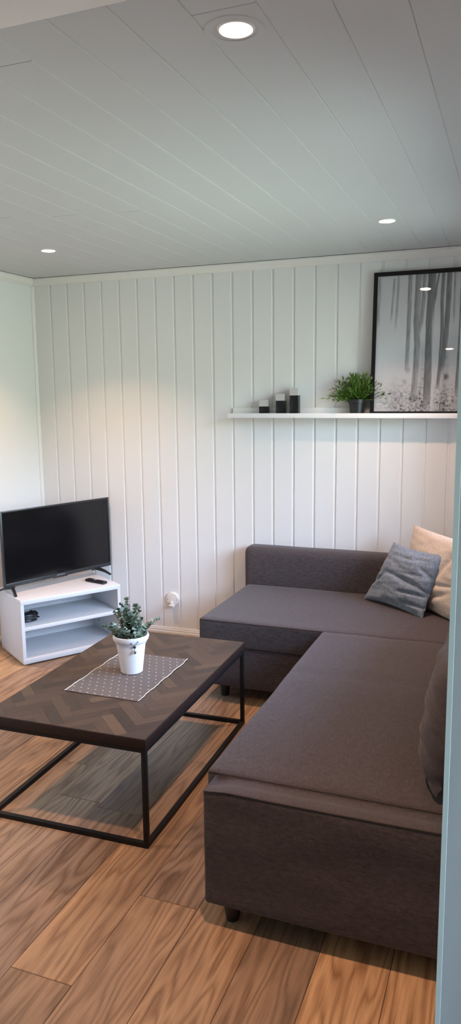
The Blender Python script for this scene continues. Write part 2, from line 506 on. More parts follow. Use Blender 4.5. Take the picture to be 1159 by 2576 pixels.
# cornices, corner strips, baseboards, ceiling strip
def cornice(name, a, b, inward, up0=H-.003):
    prf = [(0, 0), (.040, 0), (.040, -.008), (.034, -.012), (.030, -.024), (.018, -.034), (.012, -.040), (.012, -.046), (0, -.046)]
    bm = bmesh.new(); a = V(a); b = V(b); inn = V(inward)
    prism(bm, [a+inn*u+V((0, 0, up0+w)) for u, w in prf], b-a)
    return struct(name, bm, M['trim'])
cornice('trim_1', (XL, 0, 0), (XR, 0, 0), (0, -1, 0))
cornice('trim_2', (XL, YF, 0), (XL, 0, 0), (1, 0, 0))
cornice('trim_3', (XR, YW, 0), (XR, 0, 0), (-1, 0, 0))
bm = bmesh.new(); prism(bm, [(XL, 0, 0), (XL+.018, 0, 0), (XL+.018, -.006, 0), (XL+.006, -.018, 0), (XL, -.018, 0)], (0, 0, H-.05))
struct('trim_4', bm, M['trim'])
struct('trim_5', newbox(XL, 2.24, -3.28, -3.003, H-.012, H-.0001, bev=.002), M['trim'])
def baseb(name, a, b, inward):
    prf = [(0, 0), (.016, 0), (.016, .012), (.012, .014), (.012, .026), (.009, .030), (.009, .034), (.005, .042), (0, .042)]
    bm = bmesh.new(); a = V(a); b = V(b); inn = V(inward)
    prism(bm, [a+inn*u+V((0, 0, w)) for u, w in prf], b-a)
    return struct(name, bm, M['trim'])
baseb('baseboard_back', (XL, 0, 0), (XR, 0, 0), (0, -1, 0))
baseb('baseboard_left', (XL, YF, 0), (XL, 0, 0), (1, 0, 0))
baseb('baseboard_right', (XR, YW, 0), (XR, 0, 0), (-1, 0, 0))

# ------------------------------------------------------------------ recessed ceiling lights
def downlight(x, y, label, z=H):
    t = thing('recessed_ceiling_light', label, 'ceiling light', (x, y, z), 0, 'recessed ceiling spotlights')
    bm = bmesh.new(); lathe(bm, [(.0352, -.0002), (.0352, -.0030), (.037, -.0042), (.0405, -.0032), (.042, -.0002)], (x, y, z), 48)
    obj('trim_ring', bm, M['shelfwhite'], t)
    bm = bmesh.new(); lathe(bm, [(0, -.0040), (.030, -.0038), (.0350, -.0028), (.0352, -.0004), (0, -.0004)], (x, y, z), 40)
    obj('lens', bm, M['lamp'], t)
    la = bpy.data.lights.new('spotlight_beam', 'AREA'); la.shape = 'DISK'; la.size = .068
    la.energy = LAMP_W; la.color = LAMP_COL; la.spread = R(104)
    lo = bpy.data.objects.new('spotlight_beam', la); COL.objects.link(lo); lo.parent = t; lo.location = (0, 0, -.0065)
    return t
downlight(2.392, -2.791, 'lit round spotlight in the ceiling, largest and nearest at the top of the photo')
downlight(2.394, -.80, 'lit round spotlight in the ceiling above the sofa corner and framed print')
downlight(.559, -.827, 'lit round spotlight in the ceiling above the television, near the left corner')
downlight(.56, -2.79, 'lit round spotlight in the ceiling left of the coffee table, outside the frame')
# old hole cover ring beside the nearest lamp
bm = bmesh.new(); lathe(bm, [(.050, 0), (.050, -.0012), (.058, -.002), (.066, -.0012), (.067, 0)], (2.386, -2.786, H), 56)
tag(obj('ceiling_ring', bm, M['ceil']), 'thin round painted cover ring on the ceiling around the largest spotlight', 'ceiling ring')

# ------------------------------------------------------------------ glass partition at the right edge
gp = thing('glass_partition', 'tall pale frosted glass panel cutting off the right edge beside the sofa', 'glass panel', (3.01, -3.625, 0))
d = V((3.06-2.962, -3.40+3.86, 0)); Lg = d.length; d.normalize(); nn = V((d.y, -d.x, 0))
def gbox(u0, u1, w0, w1, z0, z1):
    bm = bmesh.new(); o = V((2.962, -3.86, 0))
    prism(bm, [o+d*u0+nn*w0+V((0, 0, z0)), o+d*u1+nn*w0+V((0, 0, z0)), o+d*u1+nn*w1+V((0, 0, z0)), o+d*u0+nn*w1+V((0, 0, z0))], (0, 0, z1-z0)); return bm
obj('glass_pane', gbox(.0012, Lg-.006, 0, .0042, .012, 2.10), M['door_glass'], gp)
obj('polished_edge', gbox(0, .0012, .0, .0042, .012, 2.10), M['glass_edge'], gp)
obj('floor_rail', gbox(0, Lg-.02, -.004, .013, 0, .012), M['silver'], gp)
obj('wall_profile', gbox(Lg-.02, Lg-.004, -.004, .013, .012, 2.10), M['silver'], gp)

# ------------------------------------------------------------------ coffee table
TX, TY, TR = 1.478, -1.722, R(1.3)
ct = thing('coffee_table', 'low coffee table with brown herringbone wood top on a black steel box frame', 'coffee table', (TX, TY, 0), TR)
hw, hl = .345, .550
bm = newbox(-hw, hw, -hl, hl, .384, .4192, bev=.0025); obj('tabletop', bm, M['table_edge'], ct, local=True)
ttop = ct.children[0] if ct.children else None
bm = bmesh.new(); lr = bm.verts.layers.float.new('rnd'); lg = bm.verts.layers.float_vector.new('grain')
pw, pl = .046, .184; rh = random.Random(3)
c45 = cos(pi/4)
def tile(cx, cy, ang):
    ca, sa = cos(ang), sin(ang); rv = rh.random(); off = V((rh.random()*9, rh.random()*9, 0))
    vs = []
    for (u, v) in ((-pl/2, -pw/2), (pl/2, -pw/2), (pl/2, pw/2), (-pl/2, pw/2)):
        u2, v2 = u*(1-.003), v*(1-.012)
        w = bm.verts.new((cx+u2*ca-v2*sa, cy+u2*sa+v2*ca, .4200)); w[lr] = rv; w[lg] = off+V((u, v, 0)); vs.append(w)
    bm.faces.new(vs)
# herringbone: in the 45-degree frame, blocks step along both axes
nb = 4
for a in range(-14, 15):
    for b in range(-8, 9):
        # horizontal block
        ox, oy = a*pw + b*(2*pl)/1, a*pw
        for kind in (0, 1):
            if kind == 0: lx, ly, an = ox+pl/2, oy+pw/2, 0
            else: lx, ly, an = ox+pl+pw/2, oy+pw-pl/2, pi/2
            X = (lx-ly)*c45; Y = (lx+ly)*c45
            if abs(X) < hw+.2 and abs(Y) < hl+.2: tile(X, Y, an+pi/4)
        for c in (-1, 1):
            pass
for co, no in (((hw-.003, 0, 0), (1, 0, 0)), ((-hw+.003, 0, 0), (-1, 0, 0)), ((0, hl-.003, 0), (0, 1, 0)), ((0, -hl+.003, 0), (0, -1, 0))):
    bmesh.ops.bisect_plane(bm, geom=bm.verts[:]+bm.edges[:]+bm.faces[:], plane_co=co, plane_no=no, clear_outer=True)
tt = [o for o in COL.objects if o.name.startswith('tabletop')][0]
obj('herringbone_inlay', bm, M['parquet'], tt, local=True, smooth=None)['label'] = 'brown herringbone wood blocks'
s = .018
for sx in (-1, 1):
    for sy in (-1, 1):
        cx, cy = sx*(hw-.012), sy*(hl-.012)
        obj('leg', newbox(cx-s/2, cx+s/2, cy-s/2, cy+s/2, .018, .368, bev=.001), M['black_metal'], ct, local=True)
bm = bmesh.new(); xo, yo = hw-.003, hl-.003
for z0 in (0, .367):
    z1 = z0+(.018 if z0 == 0 else .0168)
    box(bm, -xo, xo, -yo, -yo+s, z0, z1); box(bm, -xo, xo, yo-s, yo, z0, z1)
    box(bm, -xo, -xo+s, -yo+s, yo-s, z0, z1); box(bm, xo-s, xo, -yo+s, yo-s, z0, z1)
obj('steel_frame', bm, M['black_metal'], ct, local=True)

# dotted runner
rn = thing('table_mat', 'grey brown fabric mat with small cream dots and cream piped edges on the table', 'table mat', (1.483, -1.732, .4205), R(.6))
mw, ml = .168, .247; nx, ny = 28, 40; bm = bmesh.new(); g = []
def matz(x, y): return .0018+.0014*noise.noise(V((x*9, y*7, 2)))+.0035*max(0, (abs(x)-mw+.05)/.05)*max(0, noise.noise(V((x*3, y*11, 5))))
for k in (0, 1):
    g.append([[bm.verts.new((-mw+2*mw*i/nx+.002*sin(j*.6), -ml+2*ml*j/ny+.001*sin(i*.7), matz(-mw+2*mw*i/nx, -ml+2*ml*j/ny)+(.0 if k else -.0013))) for i in range(nx+1)] for j in range(ny+1)])
for j in range(ny):
    for i in range(nx):
        a, b = g[1], g[0]
        bm.faces.new((a[j][i], a[j][i+1], a[j+1][i+1], a[j+1][i]))
        bm.faces.new((b[j][i], b[j+1][i], b[j+1][i+1], b[j][i+1]))
for i in range(nx):
    bm.faces.new((g[0][0][i], g[0][0][i+1], g[1][0][i+1], g[1][0][i])); bm.faces.new((g[0][ny][i+1], g[0][ny][i], g[1][ny][i], g[1][ny][i+1]))
for j in range(ny):
    bm.faces.new((g[0][j+1][0], g[0][j][0], g[1][j][0], g[1][j+1][0])); bm.faces.new((g[0][j][nx], g[0][j+1][nx], g[1][j+1][nx], g[1][j][nx]))
obj('cloth', bm, M['runner'], rn, local=True, smooth=60)
for sx in (-1, 1):
    bm = bmesh.new(); pts = []
    for j in range(ny*2+1):
        y = -ml+ml*j/ny; pts.append((sx*mw+.002*sin(j*.3)+.0008*sin(j*.9), y, matz(sx*mw, y)+.0008))
    tube(bm, pts, .0018, 6); obj('piping', bm, M['piping'], rn, local=True)['label'] = 'cream edge piping'

# ------------------------------------------------------------------ eucalyptus in white pot
PX, PY, PZ = 1.478, -1.700, .4236
ep = thing('potted_eucalyptus', 'white ceramic pot with bushy grey green eucalyptus standing on the coffee table mat', 'potted plant', (PX, PY, PZ))
bm = bmesh.new()
lathe(bm, [(0, 0), (.044, 0), (.0475, .003), (.0625, .126), (.0625, .130), (.067, .133), (.067, .137), (.070, .139), (.0765, .150), (.0785, .160), (.0775, .167), (.073, .170), (.069, .167), (.066, .150), (.063, .135), (0, .133)], (PX, PY, PZ), 64)
obj('pot', bm, M['pot_white'], ep)
pot = [o for o in ep.children if o.name.startswith('pot')][0]
bm = bmesh.new(); lathe(bm, [(0, .146), (.03, .147), (.064, .142), (.064, .1345), (0, .1345)], (PX, PY, PZ), 32); obj('soil', bm, M['soil'], ep)
re = random.Random(21)
bs = bmesh.new(); bl = bmesh.new(); lrl = bl.verts.layers.float.new('rnd')
def rleaf(c, dirn, up, size, rv):
    dirn = dirn.normalized(); s = dirn.cross(up)
    if s.length < 1e-3: s = V((1, 0, 0))
    s.normalize(); n = s.cross(dirn).normalized()
    rows = [(0, .10), (.2, .62), (.45, .95), (.7, .92), (.9, .55), (1.0, .12)]
    ring = []
    for (t, w) in rows:
        p = c+dirn*size*t+n*size*(.16*sin(pi*t))
        q = []
        for k in (-1, 0, 1):
            q.append(bl.verts.new(p+s*size*.55*w*k+n*size*(.10*abs(k)*w)))
        ring.append(q)
    for q in ring:
        for v in q: v[lrl] = rv
    for a, b in zip(ring[:-1], ring[1:]):
        for k in (0, 1): bl.faces.new((a[k], a[k+1], b[k+1], b[k]))
stems = [(-.010, -.002, .180, -.006, .005), (.010, .008, .150, .012, .01), (-.028, .0, .130, -.030, 0), (.030, -.012, .110, .042, -.02), (-.018, -.028, .085, -.030, -.045), (.008, -.034, .075, .012, -.055), (.0, .03, .12, .0, .05), (.036, .018, .09, .075, .03), (-.040, .018, .10, -.065, .03), (-.038, -.02, .065, -.07, -.03), (.03, -.03, .06, .055, -.05), (-.005, .0, .16, -.03, -.015), (.0, .0, .13, .02, -.03)]
for (x, y, h, dx, dy) in stems:
    base = V((PX+x, PY+y, PZ+.140)); tip = base+V((dx-x*0, dy, h)); ctl = base+V((dx*.2, dy*.2, h*.6))
    P = lambda t: base*(1-t)**2+ctl*2*t*(1-t)+tip*t*t
    tube(bs, [P(i/8) for i in range(9)], [.0016*(1-.6*i/8) for i in range(9)], 5)
    n = int(h/.0100)
    for i in range(n):
        t = .08+.92*(i+.5)/n; c = P(t); a = i*2.4+re.random()
        for sgn in (0, pi):
            dd = V((cos(a+sgn), sin(a+sgn), .35+.5*t+re.uniform(-.3, .3)))
            size = (.034-.018*t)*re.uniform(.7, 1.15)
            rleaf(c+dd.normalized()*.002, dd, V((0, 0, 1))+V((re.uniform(-.9, .9), re.uniform(-.9, .9), 0)), size, re.random()**1.3)
    for q in range(5):
        rleaf(tip, V((re.uniform(-.5, .5), re.uniform(-.5, .5), 1)), V((re.uniform(-1, 1), re.uniform(-1, 1), 0)), .013, .35)
obj('stems', bs, M['bark'], ep)
obj('foliage', bl, M['euca'], ep, smooth=70)
# charm hanging from the rim
ad = V((.62, -.785, 0)).normalized()   # side of the pot it hangs on
side = V((-ad.y, ad.x, 0))
rim = V((PX, PY, PZ))+ad*.0775
bm = bmesh.new()
A = rim-side*.012+V((0, 0, .152)); B = rim+side*.016+V((0, 0, .156)); Cc = rim+side*.003+V((0, 0, .138))-ad*.004
tube(bm, [A, (A+Cc)/2+V((0, 0, -.002)), Cc, (B+Cc)/2+V((0, 0, -.002)), B], .0007, 5)
tube(bm, [Cc, Cc+V((0, 0, -.028))-ad*.002], .0006, 5)
ch = obj('hanging_charm', bm, M['chrome'], pot); ch['label'] = 'silver and black bead charm'
bm = bmesh.new(); bmesh.ops.create_uvsphere(bm, u_segments=16, v_segments=10, radius=.0062, matrix=Matrix.Translation(Cc+V((0, 0, -.006))-ad*.001)); 
obj('rim_hole', lathe(bmesh.new(), [(0, .0012), (.0022, .0012), (.0022, -.001), (0, -.001)], (0, 0, 0), 14, Matrix.Translation(A) @ ad.to_track_quat('Z', 'Y').to_matrix().to_4x4()), M['screw'], pot)
obj('rim_hole', lathe(bmesh.new(), [(0, .0012), (.0022, .0012), (.0022, -.001), (0, -.001)], (0, 0, 0), 14, Matrix.Translation(B) @ ad.to_track_quat('Z', 'Y').to_matrix().to_4x4()), M['screw'], pot)
obj('black_bead', bm, M['holder_black'], pot)
bm = bmesh.new(); lathe(bm, [(0, .012), (.003, .010), (.006, .002), (.0072, -.004), (.005, -.009), (0, -.011)], Cc+V((0, 0, -.026))-ad*.002, 18)
obj('silver_bead', bm, M['chrome'], pot)

# ------------------------------------------------------------------ television cabinet
FA = R(56); fl = V((.283, -.878, 0)); u = V((cos(FA), sin(FA), 0)); w = V((-sin(FA), cos(FA), 0))
W, D, Hc = .66, .405, .408
cb = thing('tv_cabinet', 'low white open shelf cabinet standing in the left corner under the television', 'cabinet', tuple(fl), FA)
t_ = .020; b0 = .010
obj('cabinet_top', newbox(0, W, 0, D, Hc-.028, Hc, bev=.0012), M['cabwhite'], cb, local=True)
obj('bottom_panel', newbox(0, W, 0, D, b0, b0+.030, bev=.0012), M['cabwhite'], cb, local=True)
for x0 in (0, W-t_):
    obj('side_panel', newbox(x0, x0+t_, .001, D, b0+.030, Hc-.028), M['cabwhite'], cb, local=True)
obj('shelf', newbox(t_+.001, W-t_-.001, .004, D-.012, .215, .236, bev=.001), M['cabwhite'], cb, local=True)
# back panel with a round cable hole
bm = bmesh.new(); hx, hz, hr = .245, .318, .019; x0, x1, z0, z1 = t_, W-t_, .040, Hc-.028
for yy in (D-.010, D-.004):
    n = 32; circ = [bm.verts.new((hx+hr*cos(2*pi*k/n), yy, hz+hr*sin(2*pi*k/n))) for k in range(n)]
    def edge(a):
        c, s_ = cos(a), sin(a); best = 1e9
        for (lim, comp, o) in ((x1-hx, c, 0), (hx-x0, -c, 0), (z1-hz, s_, 0), (hz-z0, -s_, 0)):
            if comp > 1e-6: best = min(best, lim/comp)
        return bm.verts.new((hx+c*best, yy, hz+s_*best))
    angs = sorted([2*pi*k/n for k in range(n)])
    rim_ = [edge(a) for a in angs]
    for k in range(n): bm.faces.new((circ[k], circ[(k+1) % n], rim_[(k+1) % n], rim_[k]))
    # fill the panel corners
    for (cx_, cz_) in ((x0, z0), (x1, z0), (x1, z1), (x0, z1)):
        ca = math.atan2(cz_-hz, cx_-hx) % (2*pi); k = int(ca/(2*pi)*n)
        cv = bm.verts.new((cx_, yy, cz_)); bm.faces.new((rim_[k % n], rim_[(k+1) % n], cv))
    if yy == D-.010: c1 = circ
for k in range(32): bm.faces.new((c1[k], circ[k], circ[(k+1) % 32], c1[(k+1) % 32]))
obj('back_panel', bm, M['cabwhite'], cb, local=True, smooth=None)
bm = bmesh.new(); lathe(bm, [(0, .002), (.0175, .002), (.0188, .001), (.0188, -.003), (0, -.003)], (0, 0, 0), 32, Matrix.Translation((hx, D-.0085, hz)) @ Matrix.Rotation(pi/2, 4, 'X'))  # added disc; its tan stands in for the warm lit wall behind
M['tan'] = plain('tan_lit_wall', (.55, .36, .25), .6)
obj('lit_wall_disc', bm, M['tan'], cb, local=True)['label'] = 'tan round disc in the cable hole, coloured like the lit wall behind'
for (yy, zz) in ((.05, .372), (.30, .10), (.05, .10)):
    obj('shelf_pin', newbox(W-t_-.006, W-t_, yy-.003, yy+.003, zz-.004, zz+.004, bev=.001), M['screw'], cb, local=True)
for (xx, yy) in ((.04, .04), (W-.04, .04), (.04, D-.04), (W-.04, D-.04)):
    bm = bmesh.new(); lathe(bm, [(0, 0), (.014, 0), (.014, b0), (0, b0)], (xx, yy, 0), 20); obj('foot', bm, M['black_plastic'], cb, local=True)

# ------------------------------------------------------------------ television
TA = R(68.7); tb = V((.116, -.804, 0)); TW, TH, TZ = .826, .476, .452
tv = thing('television', 'flat black television switched off, angled on the white corner cabinet', 'television', (tb.x, tb.y, Hc+.0005), TA)
z = TZ-Hc-.0005
obj('back_cover', newbox(.004, TW-.004, .012, .028, z+.004, z+TH-.004, bev=.004), M['black_plastic'], tv, local=True)
obj('rear_bulge', newbox(.16, TW-.16, .028, .062, z+.02, z+TH-.16, bev=.012), M['black_plastic'], tv, local=True)
bm = bmesh.new(); bz = .0115; bb = .024
box(bm, 0, bz, 0, .014, z, z+TH, bev=.001); box(bm, TW-bz, TW, 0, .014, z, z+TH, bev=.001)
box(bm, bz-.001, TW-bz+.001, 0, .014, z+TH-bz, z+TH, bev=.001); box(bm, bz-.001, TW-bz+.001, 0, .014, z, z+bb, bev=.001)
obj('bezel', bm, M['tv_bezel'], tv, local=True)
obj('screen', newbox(bz, TW-bz, .0035, .0125, z+bb, z+TH-bz), M['tv_screen'], tv, local=True)
bm = bmesh.new(); box(bm, TW/2-.055, TW/2+.055, .001, .012, z-.006, z+.001, bev=.002); obj('sensor_bump', bm, M['tv_bezel'], tv, local=True)
# maker's lettering on the lower bezel
cu = bpy.data.curves.new('lettering', 'FONT'); cu.body = 'SAMSUNG'; cu.size = .0125; cu.align_x = 'CENTER'; cu.align_y = 'CENTER'; cu.extrude = .0003; cu.space_character = 1.15
to = bpy.data.objects.new('tmp_text', cu); COL.objects.link(to)
bpy.context.view_layer.update()
me = bpy.data.meshes.new_from_object(to.evaluated_get(bpy.context.evaluated_depsgraph_get()))
bpy.data.objects.remove(to)
me.transform(Matrix.Translation((TW/2, -.0004, z+.0125)) @ Matrix.Rotation(pi/2, 4, 'X'))
me.materials.clear(); me.materials.append(M['grey_plastic'])
lo = bpy.data.objects.new('lettering', me); COL.objects.link(lo); lo.parent = tv; lo['label'] = 'small silver maker lettering'
# two splayed feet
for xx, sg in ((.060, -1), (TW-.105, 1)):
    bm = bmesh.new()
    prism(bm, [(xx-.014, -.001, z+.012), (xx+.014, -.001, z+.012), (xx+.016, .030, z+.012), (xx-.016, .030, z+.012)], (0, 0, -.02))
    for sy, ln in ((-1, .095), (1, .10)):
        e = V((xx+sg*.035, .014+sy*ln, 0))
        a = V((xx, .014, 0)); dd = (e-a).normalized(); nn_ = V((-dd.y, dd.x, 0))*.008
        vv = []
        for p_, zt, zb in ((a, z+.006, z-.016), (a+(e-a)*.55, z-.012, z-.026), (e, .009, .0)):
            vv.append([bm.verts.new((p_-nn_)+V((0, 0, zt))), bm.verts.new((p_+nn_)+V((0, 0, zt))), bm.verts.new((p_+nn_)+V((0, 0, max(0, zb)))), bm.verts.new((p_-nn_)+V((0, 0, max(0, zb))))])
        for q0, q1 in zip(vv[:-1], vv[1:]):
            for k in range(4): bm.faces.new((q0[k], q0[(k+1) % 4], q1[(k+1) % 4], q1[k]))
        bm.faces.new(vv[0]); bm.faces.new(list(reversed(vv[-1])))
    bmesh.ops.recalc_face_normals(bm, faces=bm.faces)
    obj('stand_foot', bm, M['black_plastic'], tv, local=True)

# remote control on the cabinet
rc_ = thing('remote_control', 'black remote control lying on the white cabinet in front of the television', 'remote control', (.478, -.338, Hc+.0005), R(-14))
bm = rbox(-.085, .085, -.021, .021, 0, .017, .008, (10, 4, 2)); obj('remote_body', bm, M['black_plastic'], rc_, local=True, smooth=50)
for i in range(4):
    for j in range(3):
        obj('button', newbox(-.072+i*.013, -.064+i*.013, -.014+j*.0105, -.0075+j*.0105, .0165, .0185, bev=.0008), M['tv_bezel'], rc_, local=True)
bm = bmesh.new(); lathe(bm, [(0, .0195), (.009, .0193), (.0115, .0175), (.0115, .0155), (0, .0155)], (.018, 0, 0), 24); obj('round_pad', bm, M['tv_bezel'], rc_, local=True)
obj('button', newbox(-.012, -.003, -.012, .012, .0165, .019, bev=.001), M['grey_plastic'], rc_, local=True)['label'] = 'grey button'
for i in range(3):
    obj('button', newbox(.042+i*.012, .049+i*.012, -.010, .010, .0165, .0185, bev=.0008), M['tv_bezel'], rc_, local=True)

# black cable bundle on the cabinet shelf
bm = bmesh.new(); rk = random.Random(4)
loc = fl+u*.085+w*.13
for k in range(9):
    a0 = .062+rk.uniform(-.012, .008); b0_ = .032+rk.uniform(-.007, .004); zz = .2385+.0052*k+.0025; rot = FA+rk.uniform(-.25, .25)
    pts = []
    for q in range(28):
        th = 2*pi*q/28; lx, ly = a0*cos(th)+rk.uniform(-.001, .001), b0_*sin(th)
        pts.append((loc.x+lx*cos(rot)-ly*sin(rot), loc.y+lx*sin(rot)+ly*cos(rot), zz+.005*max(0, sin(th+k))))
    tube(bm, pts, .0042, 7, closed=True)
cbl = thing('cable_bundle', 'coiled black cable bundle lying on the upper shelf inside the white cabinet', 'cable', (loc.x, loc.y, .236))
obj('cable_coil', bm, M['black_plastic'], cbl)
bm = bmesh.new(); pts = [(loc.x+.030*cos(FA)-ly*sin(FA), loc.y+.030*sin(FA)+ly*cos(FA), zz_) for ly, zz_ in ((-.042, .246), (-.036, .292), (0, .300), (.036, .292), (.042, .246))]
tube(bm, pts, .003, 6); obj('cable_tie', bm, M['tv_bezel'], cbl)

# ------------------------------------------------------------------ wall socket cover
sk = thing('wall_socket', 'round cream wall socket cover low on the panelled wall above the baseboard', 'wall socket', (.872, 0, .244))
RX = Matrix.Translation((.872, 0, .244)) @ Matrix.Rotation(pi/2, 4, 'X')
bm = bmesh.new(); lathe(bm, [(0, .020), (.036, .0195), (.043, .018), (.0465, .014), (.047, 0), (0, 0)], (0, 0, 0), 48, RX)
obj('round_cover', bm, M['outlet'], sk)
for sx in (-.033, .033):
    bm = bmesh.new(); lathe(bm, [(0, .0208), (.0026, .0208), (.0026, .018), (0, .018)], (sx, 0, 0), 12, RX); obj('screw', bm, M['screw'], sk)
bm = bmesh.new(); box(bm, .872-.009, .872+.009, -.040, -.012, .205, .232, bev=.003); box(bm, .872-.017, .872+.017, -.046, -.006, .195, .210, bev=.003)
obj('cable_plug', bm, M['outlet'], sk)
for sx in (-.009, .009):
    obj('plug_hole', newbox(.872+sx-.003, .872+sx+.003, -.0465, -.044, .199, .204), M['screw'], sk)

# ------------------------------------------------------------------ picture ledge and its things
sh = thing('picture_ledge', 'long white narrow picture shelf mounted on the panelled wall above the sofa', 'shelf', (2.05, 0, 1.47))
SX0, SX1 = 1.322, 2.735
obj('shelf_board', newbox(SX0, SX1, -.100, -.0005, 1.470, 1.484, bev=.001), M['shelfwhite'], sh)
obj('front_lip', newbox(SX0, SX1, -.108, -.098, 1.470, 1.4985, bev=.001), M['shelfwhite'], sh)
obj('back_lip', newbox(SX0, SX1, -.014, -.0005, 1.484, 1.530, bev=.001), M['shelfwhite'], sh)
SZ = 1.4845
def holder(x, h, top, label):
    y1 = -.026; y0 = y1-.050; ww = .052
    t = thing('candle_holder', label, 'candle holder', (x+ww/2, (y0+y1)/2, SZ), 0, 'black and silver candle holders on the ledge')
    obj('black_block', newbox(x, x+ww, y0, y1, SZ, SZ+h-top, bev=.001), M['holder_black'], t)
    bm = bmesh.new(); z0, z1 = SZ+h-top, SZ+h; e = .003
    O = [(x, y0), (x+ww, y0), (x+ww, y1), (x, y1)]; I = [(x+e, y0+e), (x+ww-e, y0+e), (x+ww-e, y1-e), (x+e, y1-e)]
    rows = [[bm.verts.new((a, b, z0)) for a, b in O], [bm.verts.new((a, b, z1)) for a, b in O], [bm.verts.new((a, b, z1)) for a, b in I], [bm.verts.new((a, b, z0+.012)) for a, b in I]]
    for A_, B_ in zip(rows[:-1], rows[1:]):
        for k in range(4): bm.faces.new((A_[k], A_[(k+1) % 4], B_[(k+1) % 4], B_[k]))
    bm.faces.new(list(reversed(rows[0]))); bm.faces.new(rows[3])
    obj('silver_cup', bm, M['silver'], t)['label'] = 'brushed silver square cup'
holder(1.518, .095, .040, 'shortest black candle holder with silver top, leftmost on the white ledge')
holder(1.625, .130, .041, 'middle height black candle holder with silver top, between the short and tall ones')
holder(1.713, .163, .043, 'tallest black candle holder with silver top, rightmost of three on the ledge')

gx, gy = 2.118, -.056
gr_ = thing('potted_grass', 'artificial green grass plant in a black plastic pot on the white ledge', 'potted plant', (gx, gy, SZ))
bm = bmesh.new(); lathe(bm, [(0, 0), (.037, 0), (.039, .002), (.046, .070), (.0505, .071), (.052, .094), (.0495, .094), (.046, .085), (0, .082)], (gx, gy, SZ), 48)
obj('pot', bm, M['pot_black'], gr_)
bm = bmesh.new(); lrl = bm.verts.layers.float.new('rnd'); rg = random.Random(9)
def blade(base, dirn, ln, wd, droop, rv):
    s = dirn.cross(V((0, 0, 1)))
    if s.length < .05: s = V((1, 0, 0))
    s.normalize(); a = rg.uniform(-.8, .8); s = (s*cos(a)+dirn.cross(s)*sin(a)).normalized()
    pr_ = None
    for i in range(6):
        t = i/5; p_ = base+dirn*ln*t+V((0, 0, -droop*ln*t*t)); ww = wd*(.35+1.3*sin(pi*min(1, t*1.0)**.9))*(1-t*t*.9)
        p_.y = min(p_.y, -.006)
        q = (bm.verts.new(p_-s*ww), bm.verts.new(p_+s*ww))
        for v in q: v[lrl] = rv*(.6+.4*t)
        if pr_: bm.faces.new((pr_[0], pr_[1], q[1], q[0]))
        pr_ = q
for i in range(290):
    th = rg.uniform(0, 2*pi); el = rg.uniform(.02, 1)**.7*pi/2
    if rg.random() < .25: el = rg.uniform(0.0, .5)
    dirn = V((cos(th)*cos(el), sin(th)*cos(el)*.55, sin(el)+.12)).normalized()
    ln = rg.uniform(.11, .172)*(1.02 if el > .4 else 1.0)
    base = V((gx+rg.uniform(-.03, .03), gy+rg.uniform(-.02, .02), SZ+.082))
    st = [base+dirn*ln*k/5+V((0, 0, -.10*ln*(k/5)**2)) for k in range(6)]
    rv = rg.random()
    blade(base, dirn, ln, .0016, .10, rv)
    for k in (1, 2, 3, 4, 5):
        for sgn in (-1, 1):
            dd = (dirn+V((rg.uniform(-.55, .55), rg.uniform(-.4, .4), rg.uniform(-.4, .4)))).normalized()
            blade(st[k]-dirn*.006, dd, rg.uniform(.020, .036), .0022, .08, min(1, rv*.7+rg.random()*.4))
obj('foliage', bm, M['grass'], gr_, smooth=60)

# framed forest print leaning on the wall
FX0, FW, FH = 2.200, .62, .806
pf = thing('framed_picture', 'large black framed black and white misty forest print leaning on the white ledge', 'picture', (FX0+FW/2, -.080, SZ))
tvec = V((0, .058, .80)).normalized(); nvec = V((0, -tvec.z, tvec.y))   # towards the room
RT = Matrix(((1, 0, 0, FX0), (0, tvec.y, nvec.y, -.080), (0, tvec.z, nvec.z, SZ+.0015), (0, 0, 0, 1)))  # local x, up, out
def fr(x0, x1, v0, v1, n0, n1, bev=.0012):
    return newbox(x0, x1, v0, v1, n0, n1, bev=bev, M=None)
bm = bmesh.new(); b = .0215
for (x0, x1, v0, v1) in ((0, b, 0, FH), (FW-b, FW, 0, FH), (b, FW-b, 0, b), (b, FW-b, FH-b, FH)): box(bm, x0, x1, v0, v1, -.012, .012)
bmesh.ops.bevel(bm, geom=bm.edges[:], offset=.001, segments=1, affect='EDGES')
bmesh.ops.transform(bm, matrix=RT, verts=bm.verts); obj('frame', bm, M['frame_black'], pf)
bm = newbox(b-.004, FW-b+.004, b-.004, FH-b+.004, -.009, -.003); bmesh.ops.transform(bm, matrix=RT, verts=bm.verts); obj('backing_board', bm, M['black_plastic'], pf)
